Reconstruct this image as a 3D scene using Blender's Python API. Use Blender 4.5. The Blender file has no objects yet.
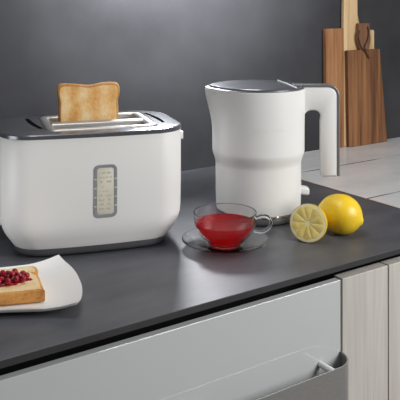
import bpy, bmesh, math, random
from mathutils import Vector, Matrix
from math import sin, cos, pi, radians, sqrt
random.seed(7)
S = bpy.context.scene
COL = S.collection

# ---------------------------------------------------------------- geometry of the view
F = 746.0                    # focal length in pixels (400 px frame)
A = math.atan2(746, 1082)    # counter direction against the camera's right
CZ = 1.30                    # lens height
T = 0.90                     # worktop surface
FRONT = 0.807                # worktop front edge
BACK = 1.462                 # wall face
EDGE = 1.125                 # dark worktop ends, white one begins

def W(r, d, z=0.0):
    """metres right of / ahead of the camera, height above the worktop -> world"""
    return Vector((cos(A)*r + sin(A)*d, -sin(A)*r + cos(A)*d, T + z))


# ---------------------------------------------------------------- helpers
def link(name, bm, mat, parent=None, loc=None, rz=None, smooth=40, mats=None):
    me = bpy.data.meshes.new(name)
    bmesh.ops.recalc_face_normals(bm, faces=bm.faces)
    bm.to_mesh(me); bm.free()
    for m in (mats or [mat]): me.materials.append(m)
    if smooth:
        for p in me.polygons: p.use_smooth = True
        me.set_sharp_from_angle(angle=radians(smooth))
    o = bpy.data.objects.new(name, me); COL.objects.link(o)
    if parent: o.parent = parent
    if loc is not None: o.location = loc
    if rz is not None: o.rotation_euler.z = rz
    return o

def empty(name, loc, rz=0):
    o = bpy.data.objects.new(name, None); COL.objects.link(o)
    o.location = loc; o.rotation_euler.z = rz; o.empty_display_size = .02
    return o

def tag(o, label, cat, group=None):
    o['label'] = label; o['category'] = cat
    if group: o['group'] = group
    return o

def struct(name, bm, mat, **k):
    o = link(name, bm, mat, **k); o['kind'] = 'structure'; return o

def bevel(o, w, n=3, ang=35):
    m = o.modifiers.new('bevel', 'BEVEL'); m.width = w; m.segments = n
    m.limit_method = 'ANGLE'; m.angle_limit = radians(ang); return o

def box(bm, x0, x1, y0, y1, z0, z1):
    v = [bm.verts.new((x, y, z)) for z in (z0, z1) for x, y in ((x0, y0), (x1, y0), (x1, y1), (x0, y1))]
    for f in ((3,2,1,0), (4,5,6,7), (0,1,5,4), (1,2,6,5), (2,3,7,6), (3,0,4,7)):
        bm.faces.new([v[i] for i in f])

def bx(*a):
    bm = bmesh.new(); box(bm, *a); return bm

def loft(bm, rings, cap0=True, cap1=True, closed=True, wrap=False):
    vs = [[bm.verts.new(p) for p in r] for r in rings]
    n = len(vs[0])
    pairs = list(zip(vs, vs[1:])) + ([(vs[-1], vs[0])] if wrap else [])
    for a, b in pairs:
        for i in range(n if closed else n-1):
            j = (i+1) % n
            bm.faces.new((a[i], a[j], b[j], b[i]))
    if not wrap:
        if cap0: bm.faces.new(list(reversed(vs[0])))
        if cap1: bm.faces.new(vs[-1])
    return vs

def lathe(bm, prof, n=64, wrap=False, cx=0, cy=0):
    """profile [(r,z)]; r=0 allowed at the ends"""
    rings = []
    for r, z in prof:
        if r <= 1e-6: rings.append([bm.verts.new((cx, cy, z))])
        else: rings.append([bm.verts.new((cx+r*cos(2*pi*i/n), cy+r*sin(2*pi*i/n), z)) for i in range(n)])
    pr = list(zip(rings, rings[1:])) + ([(rings[-1], rings[0])] if wrap else [])
    for a, b in pr:
        for i in range(n):
            j = (i+1) % n
            if len(a) == 1 and len(b) == 1: break
            if len(a) == 1: bm.faces.new((a[0], b[j], b[i]))
            elif len(b) == 1: bm.faces.new((a[i], a[j], b[0]))
            else: bm.faces.new((a[i], a[j], b[j], b[i]))

def smoothprof(pts, k=6):
    """Catmull-Rom through profile points"""
    out = []
    P = [pts[0]] + list(pts) + [pts[-1]]
    for i in range(1, len(P)-2):
        p0, p1, p2, p3 = P[i-1], P[i], P[i+1], P[i+2]
        for s in range(k):
            t = s/k
            out.append(tuple(.5*(2*b + (c-a)*t + (2*a-5*b+4*c-d)*t*t + (3*b-a-3*c+d)*t**3) for a, b, c, d in zip(p0, p1, p2, p3)))
    out.append(tuple(pts[-1]))
    return out

def rrect(w, h, r, z, cx=0, cy=0, n=10, bulge=0.0, m=12):
    """rounded rectangle loop, half sizes w,h; the long sides bulge; m points along each long side"""
    pts = []
    corners = ((w-r, h-r, 0), (-(w-r), h-r, 90), (-(w-r), -(h-r), 180), (w-r, -(h-r), 270))
    for k, (x, y, a) in enumerate(corners):
        for i in range(n+1):
            t = radians(a + 90*i/n); pts.append((x+r*cos(t), y+r*sin(t)))
        nx, ny, na = corners[(k+1) % 4]
        e0 = pts[-1]; t = radians(na); e1 = (nx+r*cos(t), ny+r*sin(t))
        if k in (0, 2):
            for i in range(1, m): pts.append((e0[0]+(e1[0]-e0[0])*i/m, e0[1]+(e1[1]-e0[1])*i/m))
    out = []
    for x, y in pts:
        if bulge: y += (y/h)*bulge*max(0, 1-(x/w)**2)
        out.append((cx+x, cy+y, z))
    return out

def tube(bm, pts, r, n=12, cap=True):
    pts = [Vector(p) for p in pts]; rings = []
    up = None
    for i, p in enumerate(pts):
        d = (pts[min(i+1, len(pts)-1)] - pts[max(i-1, 0)]).normalized()
        if up is None:
            up = Vector((0,0,1)) if abs(d.z) < .9 else Vector((1,0,0))
        s = d.cross(up).normalized(); up = s.cross(d).normalized()
        rr = r[i] if isinstance(r, (list, tuple)) else r
        rings.append([p + rr*(cos(2*pi*k/n)*s + sin(2*pi*k/n)*up) for k in range(n)])
    loft(bm, rings, cap, cap)

# ---------------------------------------------------------------- materials
def mat(name, col=(.8,.8,.8), rough=.5, metal=0.0, **k):
    m = bpy.data.materials.new(name); m.use_nodes = True
    b = m.node_tree.nodes['Principled BSDF']
    b.inputs['Base Color'].default_value = (*col, 1); b.inputs['Roughness'].default_value = rough
    b.inputs['Metallic'].default_value = metal
    for a, v in k.items():
        b.inputs[a.replace('_', ' ')].default_value = v
    return m

class NT:
    def __init__(s, m): s.m = m; s.t = m.node_tree; s.b = s.t.nodes.get('Principled BSDF')
    def n(s, typ, **k):
        x = s.t.nodes.new(typ)
        for a, v in k.items():
            if a.startswith('i_'): x.inputs[a[2:].replace('_', ' ')].default_value = v
            else: setattr(x, a, v)
        return x
    def l(s, a, b): s.t.links.new(a, b)
    def coord(s, scale=(1,1,1), kind='Object'):
        c = s.n('ShaderNodeTexCoord'); mp = s.n('ShaderNodeMapping'); mp.inputs['Scale'].default_value = scale
        s.l(c.outputs[kind], mp.inputs['Vector']); return mp.outputs['Vector']
    def noise(s, vec, scale=5, detail=4, rough=.5):
        x = s.n('ShaderNodeTexNoise', i_Scale=scale, i_Detail=detail, i_Roughness=rough); s.l(vec, x.inputs['Vector']); return x.outputs['Fac']
    def ramp(s, fac, *stops):
        r = s.n('ShaderNodeValToRGB'); e = r.color_ramp.elements
        while len(e) < len(stops): e.new(.5)
        for q, (p, c) in zip(e, stops):
            q.position = p; q.color = (*c, 1) if len(c) == 3 else c
        s.l(fac, r.inputs['Fac']); return r.outputs['Color']
    def math(s, op, a, b=None):
        x = s.n('ShaderNodeMath', operation=op)
        for i, v in enumerate((a, b)):
            if v is None: continue
            if isinstance(v, (int, float)): x.inputs[i].default_value = v
            else: s.l(v, x.inputs[i])
        return x.outputs[0]
    def mix(s, fac, a, b, mode='MIX'):
        x = s.n('ShaderNodeMix', data_type='RGBA', blend_type=mode)
        for i, v in ((0, fac), (6, a), (7, b)):
            if isinstance(v, (int, float)): x.inputs[i].default_value = v
            elif isinstance(v, tuple): x.inputs[i].default_value = (*v, 1)
            else: s.l(v, x.inputs[i])
        return x.outputs[2]
    def bump(s, h, strength=.2, dist=.001):
        x = s.n('ShaderNodeBump', i_Strength=strength, i_Distance=dist); s.l(h, x.inputs['Height']); s.l(x.outputs['Normal'], s.b.inputs['Normal'])
    def xyz(s, vec):
        x = s.n('ShaderNodeSeparateXYZ'); s.l(vec, x.inputs[0]); return x.outputs

def noisy(name, c0, c1, scale, rough=.5, metal=0, stretch=(1,1,1), bump=0, detail=5, **k):
    m = mat(name, c0, rough, metal, **k); t = NT(m)
    f = t.noise(t.coord(stretch), scale, detail, .6)
    t.l(t.ramp(f, (.3, c0), (.7, c1)), t.b.inputs['Base Color'])
    if bump: t.bump(f, bump, .002)
    return m

M = {}
M['wall'] = noisy('dark_plaster', (.024,.0245,.028), (.041,.0415,.0465), 5, .8, bump=.10, Specular_IOR_Level=.25)
M['slate'] = noisy('slate_laminate', (.066,.068,.078), (.102,.105,.119), 9, .42, stretch=(1,2.2,1), bump=.03, Specular_IOR_Level=.4)
M['slate_edge'] = noisy('laminate_edge', (.022,.022,.024), (.035,.035,.038), 12, .6)
M['floor'] = noisy('floor_wood', (.16,.12,.09), (.22,.17,.13), 4, .5, stretch=(1,8,1))
M['black'] = noisy('black_carcass', (.006,.006,.006), (.009,.009,.009), 10, .8)
M['white_plastic'] = noisy('white_plastic', (.78,.775,.76), (.80,.795,.78), 4, .42)
M['kettle_white'] = noisy('kettle_white', (.80,.80,.79), (.82,.82,.81), 4, .36)
M['porcelain'] = noisy('porcelain', (.82,.82,.81), (.84,.84,.83), 4, .18)
M['graphite'] = noisy('graphite_metal', (.12,.124,.138), (.15,.154,.17), 40, .22, .5)
M['lid'] = noisy('graphite_lid', (.24,.25,.275), (.27,.28,.305), 40, .24, .8)
M['base_grey'] = noisy('grey_base', (.26,.26,.275), (.31,.31,.325), 30, .34, .6)
M['toaster_base'] = noisy('dark_base', (.15,.15,.16), (.19,.19,.20), 30, .3, .6)
M['chrome'] = noisy('chrome', (.55,.55,.56), (.60,.60,.61), 20, .07, 1)
M['satin'] = noisy('satin_steel', (.40,.39,.375), (.46,.45,.435), 30, .34, .6)
M['dark_gap'] = noisy('dark_recess', (.005,.005,.005), (.008,.008,.008), 20, .9, Specular_IOR_Level=.0)
M['oven'] = noisy('heater_well', (.05,.04,.034), (.09,.065,.05), 30, .5, .3)
M['cream'] = noisy('cream_panel', (.60,.57,.47), (.66,.63,.53), 30, .4)
M['panel_grey'] = noisy('panel_grey', (.23,.24,.26), (.28,.29,.31), 30, .4)
M['mark'] = noisy('cream_mark', (.50,.47,.38), (.54,.51,.42), 30, .5)
M['emboss'] = noisy('embossed_white', (.86,.86,.85), (.88,.88,.87), 30, .3)
M['drawer'] = noisy('gloss_grey_front', (.50,.52,.525), (.52,.54,.545), 3, .04, IOR=1.5)
M['handle_grey'] = noisy('brushed_grey', (.30,.30,.295), (.36,.36,.355), 60, .35, .5, stretch=(1,1,14))
M['rod'] = noisy('white_rod', (.78,.78,.78), (.82,.82,.82), 20, .3)
M['oak_edge'] = noisy('oak_strip', (.22,.15,.08), (.30,.21,.12), 30, .5)
M['cord'] = noisy('leather_cord', (.045,.022,.012), (.07,.035,.018), 60, .8)
M['jam'] = mat('red_jam', (.22,.004,.012), .12, Subsurface_Weight=.15, Subsurface_Radius=(.004,.0005,.0005)); 
t = NT(M['jam']); t.l(t.ramp(t.noise(t.coord(), 90, 3), (.3, (.20,.003,.010)), (.7, (.36,.006,.020))), t.b.inputs['Base Color'])

def wood(name, c0, c1, c2, along, s=1.0, rough=.45, sharp=.5):
    """grain running along local axis `along`"""
    m = mat(name, c0, rough); t = NT(m)
    st = [20*s, 20*s, 20*s]; st[along] = 1.1*s
    v = t.coord(tuple(st))
    f1 = t.noise(v, 2.2, 6, .6)
    st2 = [90*s, 90*s, 90*s]; st2[along] = 2.5*s
    f2 = t.noise(t.coord(tuple(st2)), 2.0, 3, .6)
    f = t.math('ADD', t.math('MULTIPLY', f1, 1-sharp*.5), t.math('MULTIPLY', f2, sharp*.5))
    t.l(t.ramp(f, (.39, c0), (.5, c1), (.61, c2)), t.b.inputs['Base Color'])
    t.bump(f2, .06, .001)
    return m
M['pale_wood'] = wood('pale_wood_front', (.44,.41,.375), (.50,.475,.44), (.56,.535,.50), 2, 1.2, .5, .7)
M['acacia'] = wood('acacia_board', (.15,.056,.019), (.28,.125,.048), (.38,.19,.08), 2, 1.0, .5, .5)
M['acacia_dark'] = wood('acacia_dark_board', (.085,.030,.009), (.18,.072,.024), (.27,.118,.043), 2, 1.1, .5, .5)
M['sapwood'] = wood('pale_sapwood', (.42,.28,.14), (.56,.39,.21), (.66,.48,.28), 2, 1.0, .5, .4)
M['handle_wood'] = wood('brown_grip', (.12,.05,.022), (.16,.07,.032), (.20,.09,.042), 2, 1.0, .5, .4)

# marble with thin grey joints running along the counter
def marble():
    m = mat('white_marble', (.6,.6,.6), .22); t = NT(m)
    v = t.coord(); x, y, z = t.xyz(v)
    ys = t.math('ADD', y, -1.046+2*.2455)
    fr = t.math('ABSOLUTE', t.math('SUBTRACT', t.math('FRACT', t.math('ADD', t.math('DIVIDE', ys, .2455), .5)), .5))
    line = t.math('LESS_THAN', fr, .011)
    brk = t.noise(t.coord((9,3,1)), 1.3, 2)
    line = t.math('MULTIPLY', line, t.ramp(brk, (.40, (.12,.12,.12)), (.56, (1,1,1))))
    base = t.ramp(t.noise(t.coord((2,4,1)), 3, 6, .65), (.3, (.56,.56,.57)), (.55, (.65,.65,.655)), (.75, (.70,.70,.70)))
    t.l(t.mix(line, base, (.10,.10,.105)), t.b.inputs['Base Color'])
    return m
M['marble'] = marble()

# toast crumb: golden browning in blotches with paler bars
def toast_mat(name, pale, gold, brown, bars=True, rough=.8):
    m = mat(name, pale, rough); t = NT(m)
    f = t.noise(t.coord(), 34, 3, .55)
    fine = t.noise(t.coord(), 260, 4, .7)
    g = t.math('ADD', t.math('MULTIPLY', f, .65), t.math('MULTIPLY', fine, .35))
    if bars:
        x, y, z = t.xyz(t.coord())
        bw = t.math('MULTIPLY', t.math('SINE', t.math('MULTIPLY', x, 2*pi/.034)), .075)
        g = t.math('ADD', g, bw)
    t.l(t.ramp(g, (.36, pale), (.52, gold), (.68, brown)), t.b.inputs['Base Color'])
    t.bump(fine, .5, .0015)
    return m
M['toast'] = toast_mat('toasted_crumb', (.86,.66,.38), (.80,.49,.19), (.66,.32,.085))
M['crust'] = toast_mat('brown_crust', (.60,.34,.12), (.48,.23,.07), (.34,.14,.04), False)
M['bread'] = toast_mat('pale_crumb', (.84,.69,.43), (.80,.61,.33), (.68,.45,.18), False)
M['bread_crust'] = toast_mat('golden_crust', (.68,.36,.10), (.58,.26,.06), (.34,.12,.03), False)

M['lemon'] = mat('lemon_rind', (.80,.52,.025), .34, Subsurface_Weight=.08, Subsurface_Radius=(.006,.004,.001))
t = NT(M['lemon'])
vo = t.n('ShaderNodeTexVoronoi', i_Scale=330.0); t.l(t.coord(), vo.inputs['Vector'])
t.bump(vo.outputs['Distance'], .18, .0012)
t.l(t.ramp(t.noise(t.coord(), 22, 3), (.3, (.80,.51,.016)), (.7, (.90,.64,.035))), t.b.inputs['Base Color'])
M['pith'] = noisy('lemon_pith', (.88,.79,.47), (.92,.86,.58), 60, .5)
M['pulp'] = noisy('lemon_pulp', (.82,.62,.17), (.89,.74,.28), 130, .2, Subsurface_Weight=.1, Subsurface_Radius=(.004,.003,.001))

def thin_glass(name, tint=(.96,.975,.97), ior=1.45, boost=1.0):
    """thin clear glass: straight transmission plus Fresnel reflection"""
    m = bpy.data.materials.new(name); m.use_nodes = True; t = NT(m)
    t.t.nodes.remove(t.b); out = t.t.nodes['Material Output']
    tr = t.n('ShaderNodeBsdfTransparent'); tr.inputs[0].default_value = (*tint, 1)
    # thickness in the glass makes edges a little greener/darker
    lw = t.n('ShaderNodeLayerWeight', i_Blend=.35)
    t.l(t.ramp(lw.outputs['Facing'], (.72, tint), (1.0, (.16,.19,.19))), tr.inputs[0])
    gl = t.n('ShaderNodeBsdfGlossy', i_Roughness=.02); gl.inputs[0].default_value = (1,1,1,1)
    mx = t.n('ShaderNodeMixShader'); f5 = t.n('ShaderNodeLayerWeight', i_Blend=.5); f = t.math('ADD', t.math('MULTIPLY', t.math('POWER', f5.outputs['Facing'], 5.0), .38*boost), .022)
    t.l(f, mx.inputs[0]); t.l(tr.outputs[0], mx.inputs[1]); t.l(gl.outputs[0], mx.inputs[2]); t.l(mx.outputs[0], out.inputs[0])
    return m
M['glass'] = M['solid_glass'] = mat('clear_glass', (.98,.99,.99), .0, Transmission_Weight=1.0, IOR=1.45)
def tea_mat():
    m = bpy.data.materials.new('red_tea'); m.use_nodes = True; t = NT(m)
    t.t.nodes.remove(t.b); out = t.t.nodes['Material Output']
    tr = t.n('ShaderNodeBsdfTransparent'); 
    t.l(t.ramp(t.noise(t.coord(), 30, 2), (.3, (.88,.022,.05)), (.7, (.92,.035,.06))), tr.inputs[0])
    tl = t.n('ShaderNodeBsdfTranslucent'); tl.inputs[0].default_value = (.60,.003,.011,1)
    df = t.n('ShaderNodeBsdfDiffuse'); df.inputs[0].default_value = (.36,.002,.007,1)
    m0 = t.n('ShaderNodeMixShader', i_Fac=.5); t.l(tl.outputs[0], m0.inputs[1]); t.l(df.outputs[0], m0.inputs[2])
    m1 = t.n('ShaderNodeMixShader', i_Fac=.5); t.l(tr.outputs[0], m1.inputs[1]); t.l(m0.outputs[0], m1.inputs[2])
    gl = t.n('ShaderNodeBsdfGlossy', i_Roughness=.03)
    f5 = t.n('ShaderNodeLayerWeight', i_Blend=.5); fr = t.math('ADD', t.math('MULTIPLY', t.math('POWER', f5.outputs['Facing'], 5.0), .4), .015)
    m2 = t.n('ShaderNodeMixShader'); t.l(fr, m2.inputs[0]); t.l(m1.outputs[0], m2.inputs[1]); t.l(gl.outputs[0], m2.inputs[2])
    t.l(m2.outputs[0], out.inputs[0]); return m
M['tea'] = tea_mat()

# ================================================================ the room
struct('floor', bx(-1.6, 3.4, -.9, 1.60, -.05, 0), M['floor'], smooth=0)
struct('wall_back', bx(-1.6, 3.4, BACK, BACK+.12, 0, 2.45), M['wall'], smooth=0)

# ---------------------------------------------------------------- worktops
wt = link('worktop', bx(-.36, EDGE, FRONT, BACK-.001, T-.0095, T), M['slate'], mats=[M['slate'], M['slate_edge']], smooth=0)
for p in wt.data.polygons:
    if abs(p.normal.z) < .5: p.material_index = 1
bevel(wt, .0008, 2)
tag(wt, 'dark slate grey worktop carrying the toaster, kettle and tea cup', 'worktop')
mt = empty('marble_worktop', (0, 0, 0))
tag(mt, 'white marble worktop with thin grey joint lines, at the end of the dark one', 'worktop')
link('slab', bx(EDGE+.004, 2.9, FRONT, BACK-.001, T-.0095, T+.0), M['marble'], mt, smooth=0)
link('edge_strip', bx(EDGE+.0003, EDGE+.0037, FRONT, BACK-.001, T-.0095, T+.0006), M['oak_edge'], mt, smooth=0)

# ---------------------------------------------------------------- cabinets below
def carcass(parent, x0, x1):
    bm = bmesh.new()
    box(bm, x0, x1, FRONT+.055, BACK-.01, .0, .10)
    box(bm, x0, x1, FRONT+.0125, BACK-.01, .10, .842)
    box(bm, x0, x1, FRONT+.075, BACK-.01, .842, T-.0096)
    link('carcass', bm, M['black'], parent, smooth=0)
FT = T-.0226
X1, X2, X3 = .8160, .9195, 2.88
dc = empty('drawer_cabinet', (.23, 1.1, 0))
tag(dc, 'drawer cabinet with glossy pale grey front and long curved grey handle', 'cabinet')
def inparent(o, p):
    o.matrix_parent_inverse = Matrix.Translation(p.location).inverted(); return o
def part(name, bm, m, par, **k):
    o = link(name, bm, m, par, **k); return inparent(o, par)
def carc(par, x0, x1):
    bm = bmesh.new()
    box(bm, x0, x1, FRONT+.055, BACK-.01, .0, .10)
    box(bm, x0, x1, FRONT+.0125, BACK-.01, .10, .842)
    box(bm, x0, x1, FRONT+.075, BACK-.01, .842, T-.0096)
    part('carcass', bm, M['black'], par, smooth=0)
carc(dc, -.35, X1)
dr = part('drawer', bx(-.35, X1-.0015, FRONT, FRONT+.012, .50, FT), M['drawer'], dc, smooth=0); bevel(dr, .0009, 2)
dr['label'] = 'glossy pale grey drawer front'
d2 = part('drawer', bx(-.35, X1-.0015, FRONT, FRONT+.012, .105, .495), M['drawer'], dc, smooth=0); bevel(d2, .0009, 2)
# U-shaped band handle
HZ1, HZ0 = T-.130, T-.215
def band_path(off):
    """plan outline of the band; off = inward offset"""
    x1 = .8150-off; x0 = .28+off; yf = FRONT-.037+off; r = .037-off
    p = []
    for i in range(17):
        a = radians(90*i/16); p.append((x1-r+r*sin(pi/2-a)*1.0, FRONT-(r)*sin(a)*1.0))
    q = [(x0+r-r*cos(radians(90*i/16)), FRONT-r*sin(radians(90*i/16))) for i in range(17)][::-1]
    return p + q
bm = bmesh.new()
po, pi_ = band_path(0), band_path(.0022)
rings = []
for (xo, yo), (xi, yi) in zip(po, pi_):
    rings.append([(xo, min(yo, FRONT), HZ0), (xo, min(yo, FRONT), HZ1), (xi, min(yi, FRONT), HZ1), (xi, min(yi, FRONT), HZ0)])
loft(bm, rings)
hd = link('handle', bm, M['handle_grey'], dr, smooth=50)
hd['label'] = 'long brushed grey band handle with rounded end'
for x in (.771, .547, .323):
    bm = bmesh.new(); tube(bm, [(x, FRONT, T-.1375), (x, FRONT-.0352, T-.1375)], .0045, 14)
    link('standoff_rod', bm, M['rod'], dr)

nc = empty('wooden_cabinet', ((X1+X2)/2, 1.1, 0))
tag(nc, 'narrow cabinet front of pale grey wood next to the grey drawer', 'cabinet')
carc(nc, X1+.001, X2-.0005)
bevel(part('door', bx(X1+.0015, X2-.0012, FRONT-.001, FRONT+.018, .105, FT+.001), M['pale_wood'], nc, smooth=0), .001, 2)
wc = empty('wooden_cabinet', ((X2+X3)/2, 1.1, 0))
tag(wc, 'wide pale wood cabinet at the right end, past the narrow one', 'cabinet')
carc(wc, X2+.0005, X3)
for x0, x1 in ((X2+.0012, 1.52), (1.523, 2.12), (2.123, X3-.002)):
    bevel(part('door', bx(x0, x1, FRONT-.001, FRONT+.018, .105, FT+.001), M['pale_wood'], wc, smooth=0), .001, 2)

# ================================================================ toaster
TA = radians(17)
FR = (-.14343, 1.18884)
TO = (FR[0], FR[1])
TP = W(FR[0]+.0018, FR[1]-.008)
ts = empty('toaster', TP, TA - A)
tag(ts, 'white toaster with dark grey metal top, a slice of toast sticking out', 'toaster')
xc, yc = -.0215, .094
w, h = .1468, .0985
bul = .0085
bm = bmesh.new()
def tl(i, z, rr=.046, b=bul): return rrect(w-i, h-i*.55, rr, z, xc, yc, bulge=b)
outer = [tl(.0214,.0146,.038), tl(.0204,.0156,.038), tl(.0168,.0210,.040), tl(.0102,.030,.043), tl(.0066,.0360,.0445), tl(.0040,.042,.0455), tl(.0018,.050,.046), tl(.0006,.062,.046), tl(0,.10,.046), tl(.0,.1845,.046), tl(.0006,.1862,.046)]
inner = [tl(.003,.1862,.044), tl(.003,.08,.044), tl(.013,.03,.038), tl(.0228,.0146,.034)]
loft(bm, outer+inner, wrap=True)
body = link('body', bm, M['white_plastic'], ts, smooth=50)
bm = bmesh.new()
loft(bm, [tl(.030,.0025,.034), tl(.0255,.0040,.036), tl(.0226,.0080,.037), tl(.0215,.0145,.038)])
link('base', bm, M['toaster_base'], ts, smooth=60)
for fx, fy in ((-.115,.030), (.072,.030), (-.115,.155), (.072,.155)):
    bm = bmesh.new(); lathe(bm, [(0,0), (.006,0), (.0065,.001), (.0065,.0027), (0,.0027)], 20, cx=fx, cy=fy); link('foot', bm, M['dark_gap'], ts)
# top plate with rectangular opening
fx0, fx1, fy0, fy1 = -.099, .084, .014, .166
fcx, fcy, fw, fh = (fx0+fx1)/2, (fy0+fy1)/2, (fx1-fx0)/2, (fy1-fy0)/2
bm = bmesh.new()
def tp(i, z): return rrect(w+.0012-i, h+.0012-i, .048, z, xc, yc, bulge=bul)
def hole(i, z): return rrect(fw-i, fh-i, .016, z, fcx, fcy)
loft(bm, [tp(.001,.1863), tp(0,.1872), tp(0,.1920), tp(.0012,.1934), tp(.0035,.1940), hole(0,.1940), hole(0,.1863)], wrap=True)
link('top_plate', bm, M['graphite'], ts, smooth=30)
# slot frame: outer rounded bars + middle bar
def bar_ring(bm, outs, ins):
    loft(bm, outs+ins, wrap=True)
bm = bmesh.new()
def fo(i, z): return rrect(fw-.0004-i, fh-.0004-i, .0155, z, fcx, fcy)
bw = .016
def fi(i, z): return rrect(fw-bw-i, fh-bw-i, .009, z, fcx, fcy)
bar_ring(bm, [fo(.001,.187), fo(.0,.1915), fo(.001,.1945), fo(.0035,.1962), fo(.0065,.1966)], [fi(-.0065,.1966), fi(-.003,.1958), fi(-.0008,.194), fi(0,.1915), fi(0,.187)])
link('slot_frame', bm, M['satin'], ts, smooth=50)
bm = bmesh.new()
my, mw = .083, .0125
sec = [(-mw,.187), (-mw,.1920), (-mw+.0012,.1948), (-mw+.004,.1964), (0,.1968), (mw-.004,.1964), (mw-.0012,.1948), (mw,.1920), (mw,.187)]
x0, x1 = fcx-fw+bw-.001, fcx+fw-bw+.001
loft(bm, [[(x, my+a, b) for a, b in sec] for x in (x0, x1)])
link('slot_bar', bm, M['satin'], ts, smooth=50)
# heater wells under the slots (open boxes)
for ya, yb in ((fy0+bw, my-mw), (my+mw, fy1-bw)):
    bm = bmesh.new()
    xa, xb = fx0+bw-.0005, fx1-bw+.0005
    z0, z1 = .05, .1868
    v = [bm.verts.new((x, y, z)) for z in (z0, z1) for x, y in ((xa,ya-.0005), (xb,ya-.0005), (xb,yb+.0005), (xa,yb+.0005))]
    for f in ((0,1,2,3), (0,4,5,1), (1,5,6,2), (2,6,7,3), (3,7,4,0)): bm.faces.new([v[i] for i in f])
    link('bread_slot', bm, M['oven'], ts, smooth=0)
# finger slits beside the frame: near-black strips, the shade inside put in their colour
def slit(p0, p1, bend, wd):
    bm = bmesh.new(); L_, R_ = [], []
    for i in range(13):
        t_ = i/12; x = p0[0]+(p1[0]-p0[0])*t_ + bend*4*t_*(1-t_); y = p0[1]+(p1[1]-p0[1])*t_
        ww = wd*(.75+.25*sin(pi*t_))
        L_.append((x-ww, y)); R_.append((x+ww, y))
    loop = L_+R_[::-1]
    loft(bm, [[(x,y,z) for x, y in loop] for z in (.1925,.1943)])
    link('lift_slit', bm, M['dark_gap'], ts, smooth=0)
slit((-.1185,.153), (-.1035,.045), -.003, .0042)
slit((.0915,.160), (.0985,.050), .003, .0034)
# control panel
pm = empty('control_panel', (0,0,0)); pm.parent = ts
def yfront(x, z):
    hh = h
    return yc-hh-bul*(1-((x-xc)/w)**2)
px0, px1, pz0, pz1 = -.0288, .0082, .0605, .1430
pcx, pcz, pw, ph = (px0+px1)/2, (pz0+pz1)/2, (px1-px0)/2, (pz1-pz0)/2
def ploop(i, r, y):
    return [(x, yfront(x, z)+y, z) for x, z, _ in [(q[0]+pcx, q[1]+pcz, 0) for q in rrect(ph-i, pw-i, r, 0)] ] if False else \
           [(q[1]+pcx, yfront(q[1]+pcx, 0)+y, q[0]+pcz) for q in rrect(ph-i, pw-i, r, 0)]
bm = bmesh.new(); loft(bm, [ploop(0,.0085,.003), ploop(0,.0085,-.0006), ploop(.0004,.0082,-.0010), ploop(.0046,.0050,-.0010), ploop(.0050,.0046,.0005), ploop(.0050,.0046,.003)], wrap=True)
link('panel_border', bm, M['panel_grey'], pm, smooth=30)
bm = bmesh.new(); loft(bm, [ploop(.0049,.0046,.003), ploop(.0049,.0046,-.0003), ploop(.0054,.0042,-.0006)]); link('panel_face', bm, M['cream'], pm, smooth=30)
for k in range(4):                                     # gaps in the border
    z = pcz + .0188 - .0140*k
    for sx in (-1, 1):
        xm = pcx+sx*(pw-.0025)
        y = yfront(xm, 0)
        link('scale_mark', bx(xm-.0021, xm+.0021, y-.00125, y-.0008, z-.0008, z+.0008), M['cream'], pm, smooth=0)
bm = bmesh.new(); rr = random.Random(3)
for k in range(9):
    z = pcz+.028-.0070*k
    for xa, xb in ((-.0098,-.0010), (.0022,.0092)):
        xx = pcx+xa
        while xx < pcx+xb-.001:
            l_ = rr.choice((.0008,.0014,.0022))
            y = yfront(xx, 0)
            if rr.random() < .75: box(bm, xx, min(xx+l_, pcx+xb), y-.0009, y-.0005, z-.0007, z+rr.choice((.0007,.0022)))
            xx += l_+.0010
link('faint_symbols', bm, M['mark'], pm, smooth=0)
# lever at the right end, grip recess at the left end
lv = bmesh.new(); loft(lv, [[(xc+w+a, b, c) for b, c in [(q[0]*1.0+yc-.045, q[1]+.172) for q in rrect(.009, .0065, .003, 0)]] for a in (-.001,.0035,.0055)])
link('lever', lv, M['white_plastic'], ts)
lv = bmesh.new(); loft(lv, [[(xc-w-a, q[0]+yc-.045, q[1]+.158) for q in rrect(.0085, .012, .003, 0)] for a in (-.001,.0012)]); link('lever_slot', lv, M['panel_grey'], ts)
lv = bmesh.new(); loft(lv, [[(xc-w-a, q[0]+yc-.050, q[1]+.052) for q in rrect(.005, .006, .003, 0)] for a in (-.002,.0025)]); link('button', lv, M['white_plastic'], ts)

# ---------------------------------------------------------------- toast in the back slot
def bread_outline(sx, sz, notch=.0):
    """bread-slice outline in (x, z), bottom centre at 0,0"""
    P = [(-.47,.03), (-.44,.0), (0,-.004), (.44,.0), (.47,.03), (.475,.30), (.475,.55), (.468-notch*.6,.68), (.478-notch,.735), (.492,.80), (.498,.88), (.482,.955), (.43,.995),
         (.25,1.0), (.10,.972), (0,.962), (-.10,.972), (-.25,.995), (-.43,1.0), (-.482,.965), (-.498,.90), (-.492,.82), (-.478+notch,.74), (-.468+notch*.6,.68), (-.475,.55), (-.475,.30)]
    out = []
    n = len(P)
    for i in range(n):
        p0, p1, p2, p3 = P[i-1], P[i], P[(i+1) % n], P[(i+2) % n]
        for s in range(3):
            t_ = s/3
            out.append(tuple(sc*.5*(2*b+(c-a)*t_+(2*a-5*b+4*c-d)*t_*t_+(3*b-a-3*c+d)*t_**3) for sc, a, b, c, d in zip((sx, sz), p0, p1, p2, p3)))
    return out
def inset(o, k, sx, sz):
    cx, cz = 0, sz/2
    return [(x*(1-2*k/sx), cz+(z-cz)*(1-2*k/sz)) for x, z in o]
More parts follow.
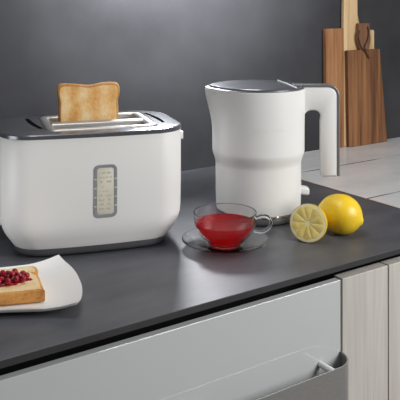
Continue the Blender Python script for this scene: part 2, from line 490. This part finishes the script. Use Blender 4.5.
def slice_(name, label, cat, loc, rz, sx, sz, th, mcrumb, mcrust, flat=False, notch=0.0, group=None, taper=0.0):
    e = empty(name, loc, rz); tag(e, label, cat, group)
    o = [(x*(1-taper*z/sz), z) for x, z in bread_outline(sx, sz, notch)]
    def put(l, y):
        return [((x, z, -y) if flat else (x, y, z)) for x, z in l]
    i1, i2 = inset(o, .0012, sx, sz), inset(o, .004, sx, sz)
    bm = bmesh.new()
    loft(bm, [put(i2, -th/2), put(i1, -th/2+.0004), put(o, -th/2+.002), put(o, th/2-.002), put(i1, th/2-.0004), put(i2, th/2), put(i2, th/2-.0015), put(i2, -th/2+.0015)], wrap=True)
    link('crust', bm, mcrust, e, smooth=60)
    bm = bmesh.new()
    i3 = inset(o, .0041, sx, sz)
    loft(bm, [put(i3, -th/2-.0002), put(i3, th/2+.0002)])
    link('crumb', bm, mcrumb, e, smooth=40)
    return e
Rt = Matrix.Rotation(TA-A, 4, 'Z')
base = TP
tz = .155
slice_('toast_slice', 'golden toasted bread slice standing up in the toaster', 'toast', base + Rt @ Vector((-.0170, .1205, .158)), TA-A, .1085, .0985, .0135, M['toast'], M['crust'])

# ================================================================ kettle
KA = radians(-3)
KR, KD = .1086, 1.392
ke = empty('kettle', W(KR, KD), KA - A)
tag(ke, 'white electric kettle with dark lid and open grey-edged handle', 'kettle')
def sm(t): t = max(0, min(1, t)); return t*t*(3-2*t)
def kr(z):
    r = .0784 + .0010*sm((z-.016)/.03)
    r += .0062*sm((z-.098)/.026)
    r += .0008*sm((z-.14)/.09)
    return r
def spout(th, z):
    d = th % (2*pi) - pi                # handle at 0, spout at pi
    return .0125*sm((z-.150)/.088)**1.3*math.exp(-(d/.34)**2)
N = 128
def kring(z, i=0.0, sp=1.0):
    return [((kr(z)-i+sp*spout(2*pi*k/N, z))*cos(2*pi*k/N), (kr(z)-i+sp*spout(2*pi*k/N, z))*sin(2*pi*k/N), z) for k in range(N)]
zs = [.0168,.0172,.019,.022,.03,.05,.07,.085,.094]+[.096+.002*i for i in range(16)]+[.13,.14,.15,.16,.17,.18,.19,.20,.21,.22,.228,.234,.2362]
rings = [kring(.0168, .003)] + [kring(z) for z in zs] + [kring(.2370, .0008), kring(.2370, .0030), kring(.2330, .0040)]
bm = bmesh.new(); loft(bm, rings)
link('body', bm, M['kettle_white'], ke, smooth=40)
# rim ring
bm = bmesh.new()
loft(bm, [kring(.2371, .0012), kring(.2371,.0004), kring(.2384,.0004), kring(.2388,.0012), kring(.2388,.0045), kring(.2371,.0045)], wrap=True)
link('rim', bm, M['base_grey'], ke, smooth=30)
# lid
bm = bmesh.new()
def lr(i, z, s=.55): 
    return [((.0865-i+s*spout(2*pi*k/N, .237))*cos(2*pi*k/N), (.0865-i+s*spout(2*pi*k/N, .237))*sin(2*pi*k/N), z) for k in range(N)]
loft(bm, [lr(.006,.2372), lr(.0045,.2388), lr(.0042,.2415), lr(.005,.2424), lr(.0065,.2428), lr(.05,.2432)])
link('lid', bm, M['lid'], ke, smooth=30)
bm = bmesh.new(); tube(bm, [(.040,.072,.2430), (.0537,.008,.2436), (.067,-.054,.2430)], .0012, 8); link('seam_highlight', bm, M['emboss'], ke, smooth=0)  # white line paints the highlight along the lid's seam
# chrome base
bm = bmesh.new(); lathe(bm, [(0,.0005), (.074,.0005), (.0765,.0015), (.0782,.004), (.0785,.011), (.0778,.0150), (.0755,.0166), (0,.0166)], 96)
link('base', bm, M['base_grey'], ke, smooth=40)
bm = bmesh.new(); lathe(bm, [(.0772,.0125), (.0790,.0128), (.0794,.0146), (.0788,.0164), (.0772,.0166)], 96, wrap=True); link('base_ring', bm, M['chrome'], ke, smooth=40)
# handle
def arc(cx, cz, r, a0, a1, n=10):
    return [(cx+r*cos(radians(a0+(a1-a0)*i/n)), cz+r*sin(radians(a0+(a1-a0)*i/n))) for i in range(n+1)]
out_path = [(.070,.2395)] + arc(.1285,.2235,.0160,90,0) + [(.1445,.16), (.1445,.0795)]
prof = out_path + arc(.1415,.0780,.0030,0,-90,5)[1:] + arc(.1185,.0770,.003,-90,-180,5) + [(.1145,.12), (.1145,.175)] + arc(.1025,.1835,.0130,0,90) + arc(.0975,.1835,.0130,90,165,8) + [(.0835,.170), (.0825,.150), (.070,.150)]
def extrude_prof(bm, prof, hw, e=.003):
    def ins(k):
        n = len(prof); o = []
        for i in range(n):
            a = Vector(prof[i-1]); b = Vector(prof[i]); c = Vector(prof[(i+1) % n])
            d1 = (b-a); d2 = (c-b)
            d1 = d1.normalized() if d1.length > 1e-9 else d2.normalized(); d2 = d2.normalized() if d2.length > 1e-9 else d1
            nn = (Vector((d1.y, -d1.x))+Vector((d2.y, -d2.x)))
            nn = nn.normalized() if nn.length > 1e-6 else Vector((0, 0))
            o.append(b+nn*k)
        return o
    rings = []
    for y, k in ((-hw, e), (-hw+e*.3, e*.3), (-hw+e, 0), (hw-e, 0), (hw-e*.3, e*.3), (hw, e)):
        rings.append([(p[0], y, p[1]) for p in ins(k)])
    loft(bm, rings)
bm = bmesh.new(); extrude_prof(bm, prof, .0125, .003)
link('handle', bm, M['kettle_white'], ke, smooth=45)
# grey band on the outer edge of the handle
o1 = [(.064,.2397)] + arc(.1285,.2237,.0160,90,0) + [(.1445,.16), (.1445,.0770)]
o2 = [(.064,.2440)] + arc(.1285,.2237,.0205,90,0) + [(.1492,.16), (.1492,.0750)]
bm = bmesh.new()
loft(bm, [[(a[0], -.0125, a[1]), (b[0], -.0125, b[1]), (b[0], .0125, b[1]), (a[0], .0125, a[1])] for a, b in zip(o1, o2)])
bevel(link('handle_band', bm, M['base_grey'], ke, smooth=40), .0008, 2)
# switch near the base, on the handle side
bm = bmesh.new()
sec = rrect(.010, .0075, .0052, 0)
loft(bm, [[(x, q[0]*s, q[1]*s+.0460+dz) for q in sec] for x, s, dz in ((.076,1,.002), (.088,1,.0), (.0925,.88,-.001), (.0945,.55,-.0018))])
link('switch', bm, M['kettle_white'], ke, smooth=40)
# faint embossed lettering, too faint to read in the photograph: strokes only
bm = bmesh.new(); rr = random.Random(11); a0 = radians(-96.5); zt = .1685
u = 0.0
for k in range(13):
    if k == 7: u += .0035; continue
    hgt, wd = .0042, .0031
    for s in range(rr.choice((2, 2, 3))):
        vert = s != 1
        th0 = a0 + (u + (0 if s == 0 else wd-.0008))/.0865 if vert else a0 + u/.0865
        dw = .0008 if vert else wd
        z0, z1 = (zt, zt+hgt) if vert else (zt+rr.choice((0,.0018,.0034)), 0)
        if not vert: z1 = z0+.0008
        vs = []
        for th in (th0, th0+dw/.0865):
            for z in (z0, z1):
                for rad in (kr(z)-.0003, kr(z)+.00028):
                    vs.append(bm.verts.new((rad*cos(th), rad*sin(th), z)))
        for f in ((0,1,3,2), (4,6,7,5), (0,4,5,1), (2,3,7,6), (1,5,7,3), (0,2,6,4)): bm.faces.new([vs[i] for i in f])
    u += wd+.0014
link('embossed_mark', bm, M['emboss'], ke, smooth=0)

# ================================================================ cup, saucer, tea
CR, CD = .0405, 1.207
sa = empty('saucer', W(CR, CD), -A); tag(sa, 'clear glass saucer under the cup of red tea', 'saucer')
bm = bmesh.new()
top = smoothprof([(.0,.0042), (.022,.0042), (.030,.0046), (.045,.0072), (.060,.0118), (.0690,.0150)], 5)
bot = smoothprof([(.0698,.0140), (.061,.0102), (.046,.0054), (.034,.0020), (.028,.0004), (.020,.0006), (.0,.0010)], 5)
lathe(bm, top+[(.0698,.0150)]+bot, 96)
link('dish', bm, M['glass'], sa, smooth=50)
cu = empty('tea_cup', W(CR, CD, .0044), radians(-6)-A); tag(cu, 'round clear glass cup with loop handle, full of red tea', 'cup')
bm = bmesh.new()
oc = smoothprof([(0,.0006), (.017,.0002), (.0235,.0006), (.0262,.0030), (.0325,.0085), (.0430,.0200), (.0490,.0320), (.0508,.0430), (.0512,.0528)], 6)
ic = smoothprof([(.0498,.0528), (.0494,.0430), (.0476,.0322), (.0417,.0208), (.0312,.0098), (.0245,.0048), (0,.0040)], 6)
lathe(bm, oc+[(.0508,.0533), (.0502,.0533)]+ic, 96)
link('bowl', bm, M['glass'], cu, smooth=60)
bm = bmesh.new()
hp = smoothprof([(.0500,0,.0440), (.058,0,.0475), (.0670,0,.0475), (.0735,0,.0420), (.0735,0,.0340), (.0680,0,.0265), (.0590,0,.0225), (.0470,0,.0240)], 5)
tube(bm, hp, .0030, 12); link('handle', bm, M['solid_glass'], cu)
te = empty('tea', W(CR, CD, .0044), -A); tag(te, 'clear red tea filling the glass cup', 'drink')
bm = bmesh.new()
lathe(bm, [(0,.0044)]+[(max(r-.0004, 0), z+.0003) for r, z in ic[::-1] if .0046 < z < .0355 and r > .01]+[(.0481,.0366), (.0470,.0363), (0,.0362)], 80)
link('liquid', bm, M['tea'], te, smooth=50)

# ================================================================ lemons
le = empty('lemon', W(.2412, 1.278, .0335)); tag(le, 'whole yellow lemon lying behind the cut half', 'lemon')
bm = bmesh.new()
pr = [(0,-.0405), (.0035,-.0400), (.006,-.0385), (.0115,-.0360), (.0205,-.0300), (.0285,-.0190), (.0328,-.0060), (.0330,.0060), (.0292,.0185), (.0215,.0285), (.0132,.0342), (.0086,.0366), (.0062,.0382), (.0046,.0393), (.0026,.0399), (0,.0400)]
lathe(bm, smoothprof(pr, 4), 64)
for v in bm.verts:
    v.co.x *= 1+.03*sin(3*v.co.z*40); 
lo = link('rind', bm, M['lemon'], le, smooth=80)
ax = W(cos(radians(-30)), sin(radians(-30)))-W(0, 0); ax.z = -.22
lo.rotation_mode = 'QUATERNION'; lo.rotation_quaternion = ax.to_track_quat('Z', 'Y')

nl = (W(-.36, -.92)-W(0, 0)); nl.z = .24
nl.normalize()
hl = empty('lemon_half', W(.1785, 1.234, .0310)); tag(hl, 'cut half lemon showing its pale juicy face', 'lemon')
q = nl.to_track_quat('Z', 'Y')
Rl = .0310
bm = bmesh.new()
prof_o = [(Rl*.985, .0002), (Rl, -.0012), (Rl*1.0,-.006), (Rl*.96,-.0135), (Rl*.80,-.0230), (Rl*.55,-.0300), (Rl*.30,-.0345), (Rl*.17,-.0375), (Rl*.10,-.0395), (0,-.0400)]
lathe(bm, smoothprof(prof_o, 4), 64)
for f in list(bm.faces): pass
o = link('rind', bm, M['lemon'], hl, smooth=70); o.rotation_mode = 'QUATERNION'; o.rotation_quaternion = q
bm = bmesh.new(); lathe(bm, [(0,.0002), (Rl*.90,.0002), (Rl*.95,.0001), (Rl*.984,-.0003), (Rl*.95,-.004), (0,-.004)], 64)
o = link('pith', bm, M['pith'], hl, smooth=40); o.rotation_mode = 'QUATERNION'; o.rotation_quaternion = q
ns = 10
for k in range(ns):
    a0, a1 = 2*pi*k/ns, 2*pi*(k+1)/ns
    am, half = (a0+a1)/2, (a1-a0)/2
    r0, r1 = .0034, Rl*.875
    gap = .0002
    loop = []
    for i in range(9):
        rr_ = r0+(r1-.0028-r0)*i/8; hw_ = max(rr_*math.tan(half)-gap/cos(half), .00012)
        loop.append((rr_, hw_))
    for i in range(1, 6):
        t_ = i/6; a_ = half*.93*(1-t_); rr_ = r1-.0028*(1-sin(t_*pi/2))**1.5
        loop.append((rr_*cos(a_*.93), rr_*sin(a_*.93)))
    loop.append((r1, 0))
    full = loop + [(x, -y) for x, y in loop[-2::-1]]
    full = [(x*cos(am)-y*sin(am), x*sin(am)+y*cos(am)) for x, y in full]
    cx_ = sum(p[0] for p in full)/len(full); cy_ = sum(p[1] for p in full)/len(full)
    bm = bmesh.new()
    loft(bm, [[(x, y, -.001) for x, y in full], [(x, y, .00028) for x, y in full], [(cx_+(x-cx_)*.93, cy_+(y-cy_)*.93, .00045) for x, y in full]])
    o = link('segment', bm, M['pulp'], hl, smooth=50); o.rotation_mode = 'QUATERNION'; o.rotation_quaternion = q

# ================================================================ plate, bread, berries
PA = radians(11)
ux, uy = cos(PA), sin(PA)
PE = (-.1845, 1.025)                    # middle of the plate's right end (chord)
HLp = .15
pc = (PE[0]-HLp*ux, PE[1]-HLp*uy)
pl = tag(None or empty('plate', W(*pc), PA-A), 'white porcelain plate with upturned curved ends under the jam bread', 'plate')
bm = bmesh.new()
nu, nv = 48, 28
def psurf(s, t_, inn=0):
    x = s*(HLp + .003*abs(t_) + .018*(1-t_*t_)) - .012*t_
    y = t_*(.0740 + .0170*s*s)
    z = .0075 + .0090*max(0, (abs(s)-.68)/.32)**1.8 + .0040*max(0, (abs(t_)-.72)/.28)**2
    return Vector((x, y, z))
gt = [[psurf(-1+2*i/nu, -1+2*j/nv) for j in range(nv+1)] for i in range(nu+1)]
V1 = [[bm.verts.new(p) for p in r] for r in gt]
def under(p, i, j):
    s, t_ = -1+2*i/nu, -1+2*j/nv
    e = max(abs(s), abs(t_))
    return Vector((p.x*.985, p.y*.975, max(p.z-.0042, .0)) )
V2 = [[bm.verts.new(under(gt[i][j], i, j)) for j in range(nv+1)] for i in range(nu+1)]
for i in range(nu):
    for j in range(nv):
        bm.faces.new((V1[i][j], V1[i+1][j], V1[i+1][j+1], V1[i][j+1]))
        bm.faces.new((V2[i][j], V2[i][j+1], V2[i+1][j+1], V2[i+1][j]))
for i in range(nu):
    bm.faces.new((V1[i][0], V2[i][0], V2[i+1][0], V1[i+1][0])); bm.faces.new((V1[i+1][nv], V2[i+1][nv], V2[i][nv], V1[i][nv]))
for j in range(nv):
    bm.faces.new((V1[0][j+1], V2[0][j+1], V2[0][j], V1[0][j])); bm.faces.new((V1[nu][j], V2[nu][j], V2[nu][j+1], V1[nu][j+1]))
link('dish', bm, M['porcelain'], pl, smooth=60)
bm = bmesh.new()
loft(bm, [rrect(.085,.045,.02,z) for z in (0,.0034)]); link('foot', bm, M['porcelain'], pl)

BZ = .0086
bc = (-.1995, .967)                     # front right corner of the slice
bt = .0160
BA = radians(14); bx_, by_ = cos(BA), sin(BA)
bl = (bc[0]-.050*bx_, bc[1]-.050*by_)     # bottom centre
slice_('bread_slice', 'slice of bread topped with red berry jam on the white plate', 'bread', W(bl[0], bl[1], BZ+bt/2), BA-A, .101, .094, bt, M['bread'], M['bread_crust'], flat=True, notch=.075, taper=.20)
BT = BZ+bt+.0002
# jam layer
jm = empty('jam', W(bl[0], bl[1], BT), BA-A); tag(jm, 'glossy red jam spread under the berries on the bread', 'jam')
bm = bmesh.new()
outl = []
for i in range(40):
    a_ = 2*pi*i/40; k_ = 1+.10*sin(3*a_+1)+.07*sin(5*a_)
    outl.append((-.008+.0370*k_*cos(a_), .0365+.0145*k_*sin(a_)))
cx_, cy_ = -.008, .0365
loft(bm, [[(x, y, 0) for x, y in outl], [(cx_+(x-cx_)*.97, cy_+(y-cy_)*.97, .0016) for x, y in outl], [(cx_+(x-cx_)*.85, cy_+(y-cy_)*.85, .0026) for x, y in outl], [(cx_+(x-cx_)*.4, cy_+(y-cy_)*.4, .0028) for x, y in outl]])
link('spread', bm, M['jam'], jm, smooth=70)
bm = bmesh.new()
rb = .0041
lathe(bm, smoothprof([(0,-rb), (rb*.55,-rb*.86), (rb*.92,-rb*.40), (rb,.1*rb), (rb*.86,rb*.58), (rb*.45,rb*.93), (rb*.14,rb*.97), (0,rb*.86)], 3), 20)
proto = link('berry', bm, M['jam'], None, smooth=80)
tag(proto, 'small glossy red berry in the jam on the bread', 'berry', 'red berries on the bread')
spots = []
rr = random.Random(5)
Rp = Matrix.Rotation(BA-A, 4, 'Z'); base_b = W(bl[0], bl[1], BT)
tries = 0
while tries < 6000:
    tries += 1
    a_, r_ = rr.uniform(0, 2*pi), sqrt(rr.random())
    x, y = -.008+.0365*r_*cos(a_), .0365+.0145*r_*sin(a_)
    if all((x-p[0])**2+(y-p[1])**2 > (.0083)**2 for p in spots): spots.append((x, y, .0029+rb))
low = list(spots)
tries = 0
while tries < 4000:
    tries += 1
    a_, r_ = rr.uniform(0, 2*pi), sqrt(rr.random())
    x, y = -.008+.026*r_*cos(a_), .036+.0070*r_*sin(a_)
    z = .0029+rb
    for p in spots:
        d2 = (x-p[0])**2+(y-p[1])**2
        if d2 < (2*rb)**2: z = max(z, p[2]+sqrt((2*rb)**2-d2)+.0001)
    if .0090+rb > z > .0060+rb: spots.append((x, y, z))
for i, (x, y, z) in enumerate(spots):
    o = proto if i == 0 else proto.copy()
    if i: COL.objects.link(o)
    o.location = base_b + Rp @ Vector((x, y, z))
    o.rotation_euler = (rr.uniform(-1,1), rr.uniform(-1,1), rr.uniform(0,6))
    s_ = 1.0 if i < len(low) else .98
    o.scale = (s_, s_, s_)

# ================================================================ cutting boards against the wall
def board(name, label, x, y, lean, th, pieces):
    e = empty(name, (x, y, T+.0005)); e.rotation_euler.x = -lean; tag(e, label, 'cutting board'); return e
def prism(pts, y0, y1, hole=None):
    """solid from an outline in (x,z); optional round hole (cx,cz,r)"""
    bm = bmesh.new()
    loft(bm, [[(x, y0, z) for x, z in pts], [(x, y1, z) for x, z in pts]])
    return bm
def rpoly(pts, rs, n=5):
    out = []; N_ = len(pts)
    for i in range(N_):
        a, b, c = Vector(pts[i-1]), Vector(pts[i]), Vector(pts[(i+1) % N_])
        r = rs[i] if isinstance(rs, (list, tuple)) else rs
        if r <= 0: out.append(tuple(b)); continue
        p, q_ = b+(a-b).normalized()*r, b+(c-b).normalized()*r
        for k in range(n+1):
            t_ = k/n; out.append(tuple((1-t_)**2*p+2*t_*(1-t_)*b+t_*t_*q_))
    return out
# large board: brown left stave, pale stave that runs up into the handle
ba = board('cutting_board', 'large wooden cutting board with long pale handle, behind the smaller board', 1.408, 1.4520, radians(.4), .014, None)
ya, yb = -.0055, .0055
bevel(link('brown_stave', prism(rpoly([(0,.0), (.0662,.0), (.0662,.3225), (-.002,.3225)], [.002,0,0,.006]), ya, yb), M['acacia'], ba, smooth=30), .0015, 2)
# pale stave with the handle; ring-shaped end with a hole
bm = bmesh.new()
hcx, hcz = .0965, .432
outl = [(.0663,.0), (.186,.0), (.186,.312), (.1835,.3155), (.160,.3165), (.139,.322), (.127,.335), (.1205,.36), (.1205,.41)]
outl += [(hcx+.0245*cos(radians(a_)), hcz+.0245*sin(radians(a_))) for a_ in range(0, 181, 15)]
outl += [(.0685,.41), (.0672,.36), (.0663,.33)]
nO = len(outl)
bm = prism(outl, ya, yb)
ps = link('pale_stave', bm, M['sapwood'], ba, smooth=30)
bevel(ps, .0015, 2); ps['label'] = 'pale wood stave running up into the handle'
cut = bmesh.new(); lathe(cut, [(0,-.03), (.0085,-.03), (.0085,.03), (0,.03)], 32)
bmesh.ops.rotate(cut, verts=cut.verts, cent=(0,0,0), matrix=Matrix.Rotation(pi/2, 3, 'X')); bmesh.ops.translate(cut, verts=cut.verts, vec=(hcx+.010, 0, hcz-.016))
cm = bpy.data.meshes.new('cut'); bmesh.ops.recalc_face_normals(cut, faces=cut.faces); cut.to_mesh(cm); cut.free()
co = bpy.data.objects.new('cut', cm); COL.objects.link(co); co.parent = ba
md = ps.modifiers.new('hole', 'BOOLEAN'); md.object = co; md.operation = 'DIFFERENCE'; md.solver = 'EXACT'
bpy.context.view_layer.update()
dg = bpy.context.evaluated_depsgraph_get()
nm = bpy.data.meshes.new_from_object(ps.evaluated_get(dg)); ps.modifiers.clear(); ps.data = nm
bpy.data.objects.remove(co)
# smaller board in front
bb = board('cutting_board', 'smaller dark brown cutting board with short grip and leather cord, in front', 1.475, 1.4395, radians(.4), .014, None)
bevel(link('blade', prism(rpoly([(.006,0), (.156,0), (.128,.2625), (.0,.2625)], [.002,.002,.004,.004]), ya, yb), M['acacia_dark'], bb, smooth=30), .0015, 2)
gp = rpoly([(.050,.2626), (.084,.2626), (.092,.290), (.088,.312), (.088,.3355), (.045,.3355), (.0435,.312), (.039,.290)], [0,0,.008,.006,.003,.003,.006,.008])
bevel(link('grip', prism(gp, ya, yb), M['handle_wood'], bb, smooth=30), .0012, 2)
bm = bmesh.new()
cp = smoothprof([(.076,-.0070,.326), (.080,-.0076,.316), (.0800,-.0076,.302), (.074,-.0076,.286), (.064,-.0076,.270), (.070,-.0076,.258), (.078,-.0076,.246), (.083,-.0076,.238)], 5)
tube(bm, cp, .0020, 8)
cp = smoothprof([(.046,-.0070,.316), (.0405,-.0076,.302), (.044,-.0076,.286), (.053,-.0076,.268), (.067,-.0086,.256), (.079,-.0081,.240)], 5)
tube(bm, cp, .0016, 8)
link('leather_cord', bm, M['cord'], bb)

# ================================================================ light
def area(name, loc, target, size, power, col=(1,1,1), sy=None, spread=180):
    l = bpy.data.lights.new(name, 'AREA'); l.energy = power; l.color = col; l.size = size; l.spread = radians(spread)
    if sy: l.shape = 'RECTANGLE'; l.size_y = sy
    o = bpy.data.objects.new(name, l); COL.objects.link(o); o.location = loc
    o.rotation_euler = (Vector(target)-Vector(loc)).to_track_quat('-Z', 'Y').to_euler(); return o
area('key_lamp', W(-.07, 1.66, .45), W(.03, 1.06, 0), .09, .85, (.95,.96,1), spread=70)
area('window_light', W(1.70, .42, .85), W(.15, 1.30, .1), 1.0, 39, (1,.99,.97), 1.0)
area('side_light', W(-.50, 1.02, .10), W(-.25, 1.2, .10), .14, .16, (.98,.98,1), .16, spread=120)
area('overhead_fill', W(-.15, 1.10, 1.5), W(0, 1.15, 0), .6, 8, (1,.985,.96), .6)  # unseen fill from above, added to brighten upward-facing surfaces
area('wall_lamp', (.91, 1.10, 1.66), (.91, 1.46, 1.50), .40, 12, (.97,.98,1), .12, spread=95)
wd = bpy.data.worlds.new('room_light'); S.world = wd; wd.use_nodes = True
wd.node_tree.nodes['Background'].inputs[0].default_value = (.95,.97,1,1); wd.node_tree.nodes['Background'].inputs[1].default_value = 0.13

# ================================================================ camera
cd = bpy.data.cameras.new('camera'); cam = bpy.data.objects.new('camera', cd); COL.objects.link(cam)
cam.location = (0, 0, CZ); cam.rotation_euler = (pi/2, 0, -A)
cd.sensor_width = 36; cd.lens = F/400*36; cd.shift_y = -.5; cd.clip_start = .01
S.camera = cam
S.view_settings.view_transform = 'Standard'; S.view_settings.look = 'None'; S.view_settings.exposure = 0; S.view_settings.gamma = 1
S.view_settings.use_curve_mapping = False
S.cycles.use_denoising = True
S.cycles.transparent_max_bounces = 24
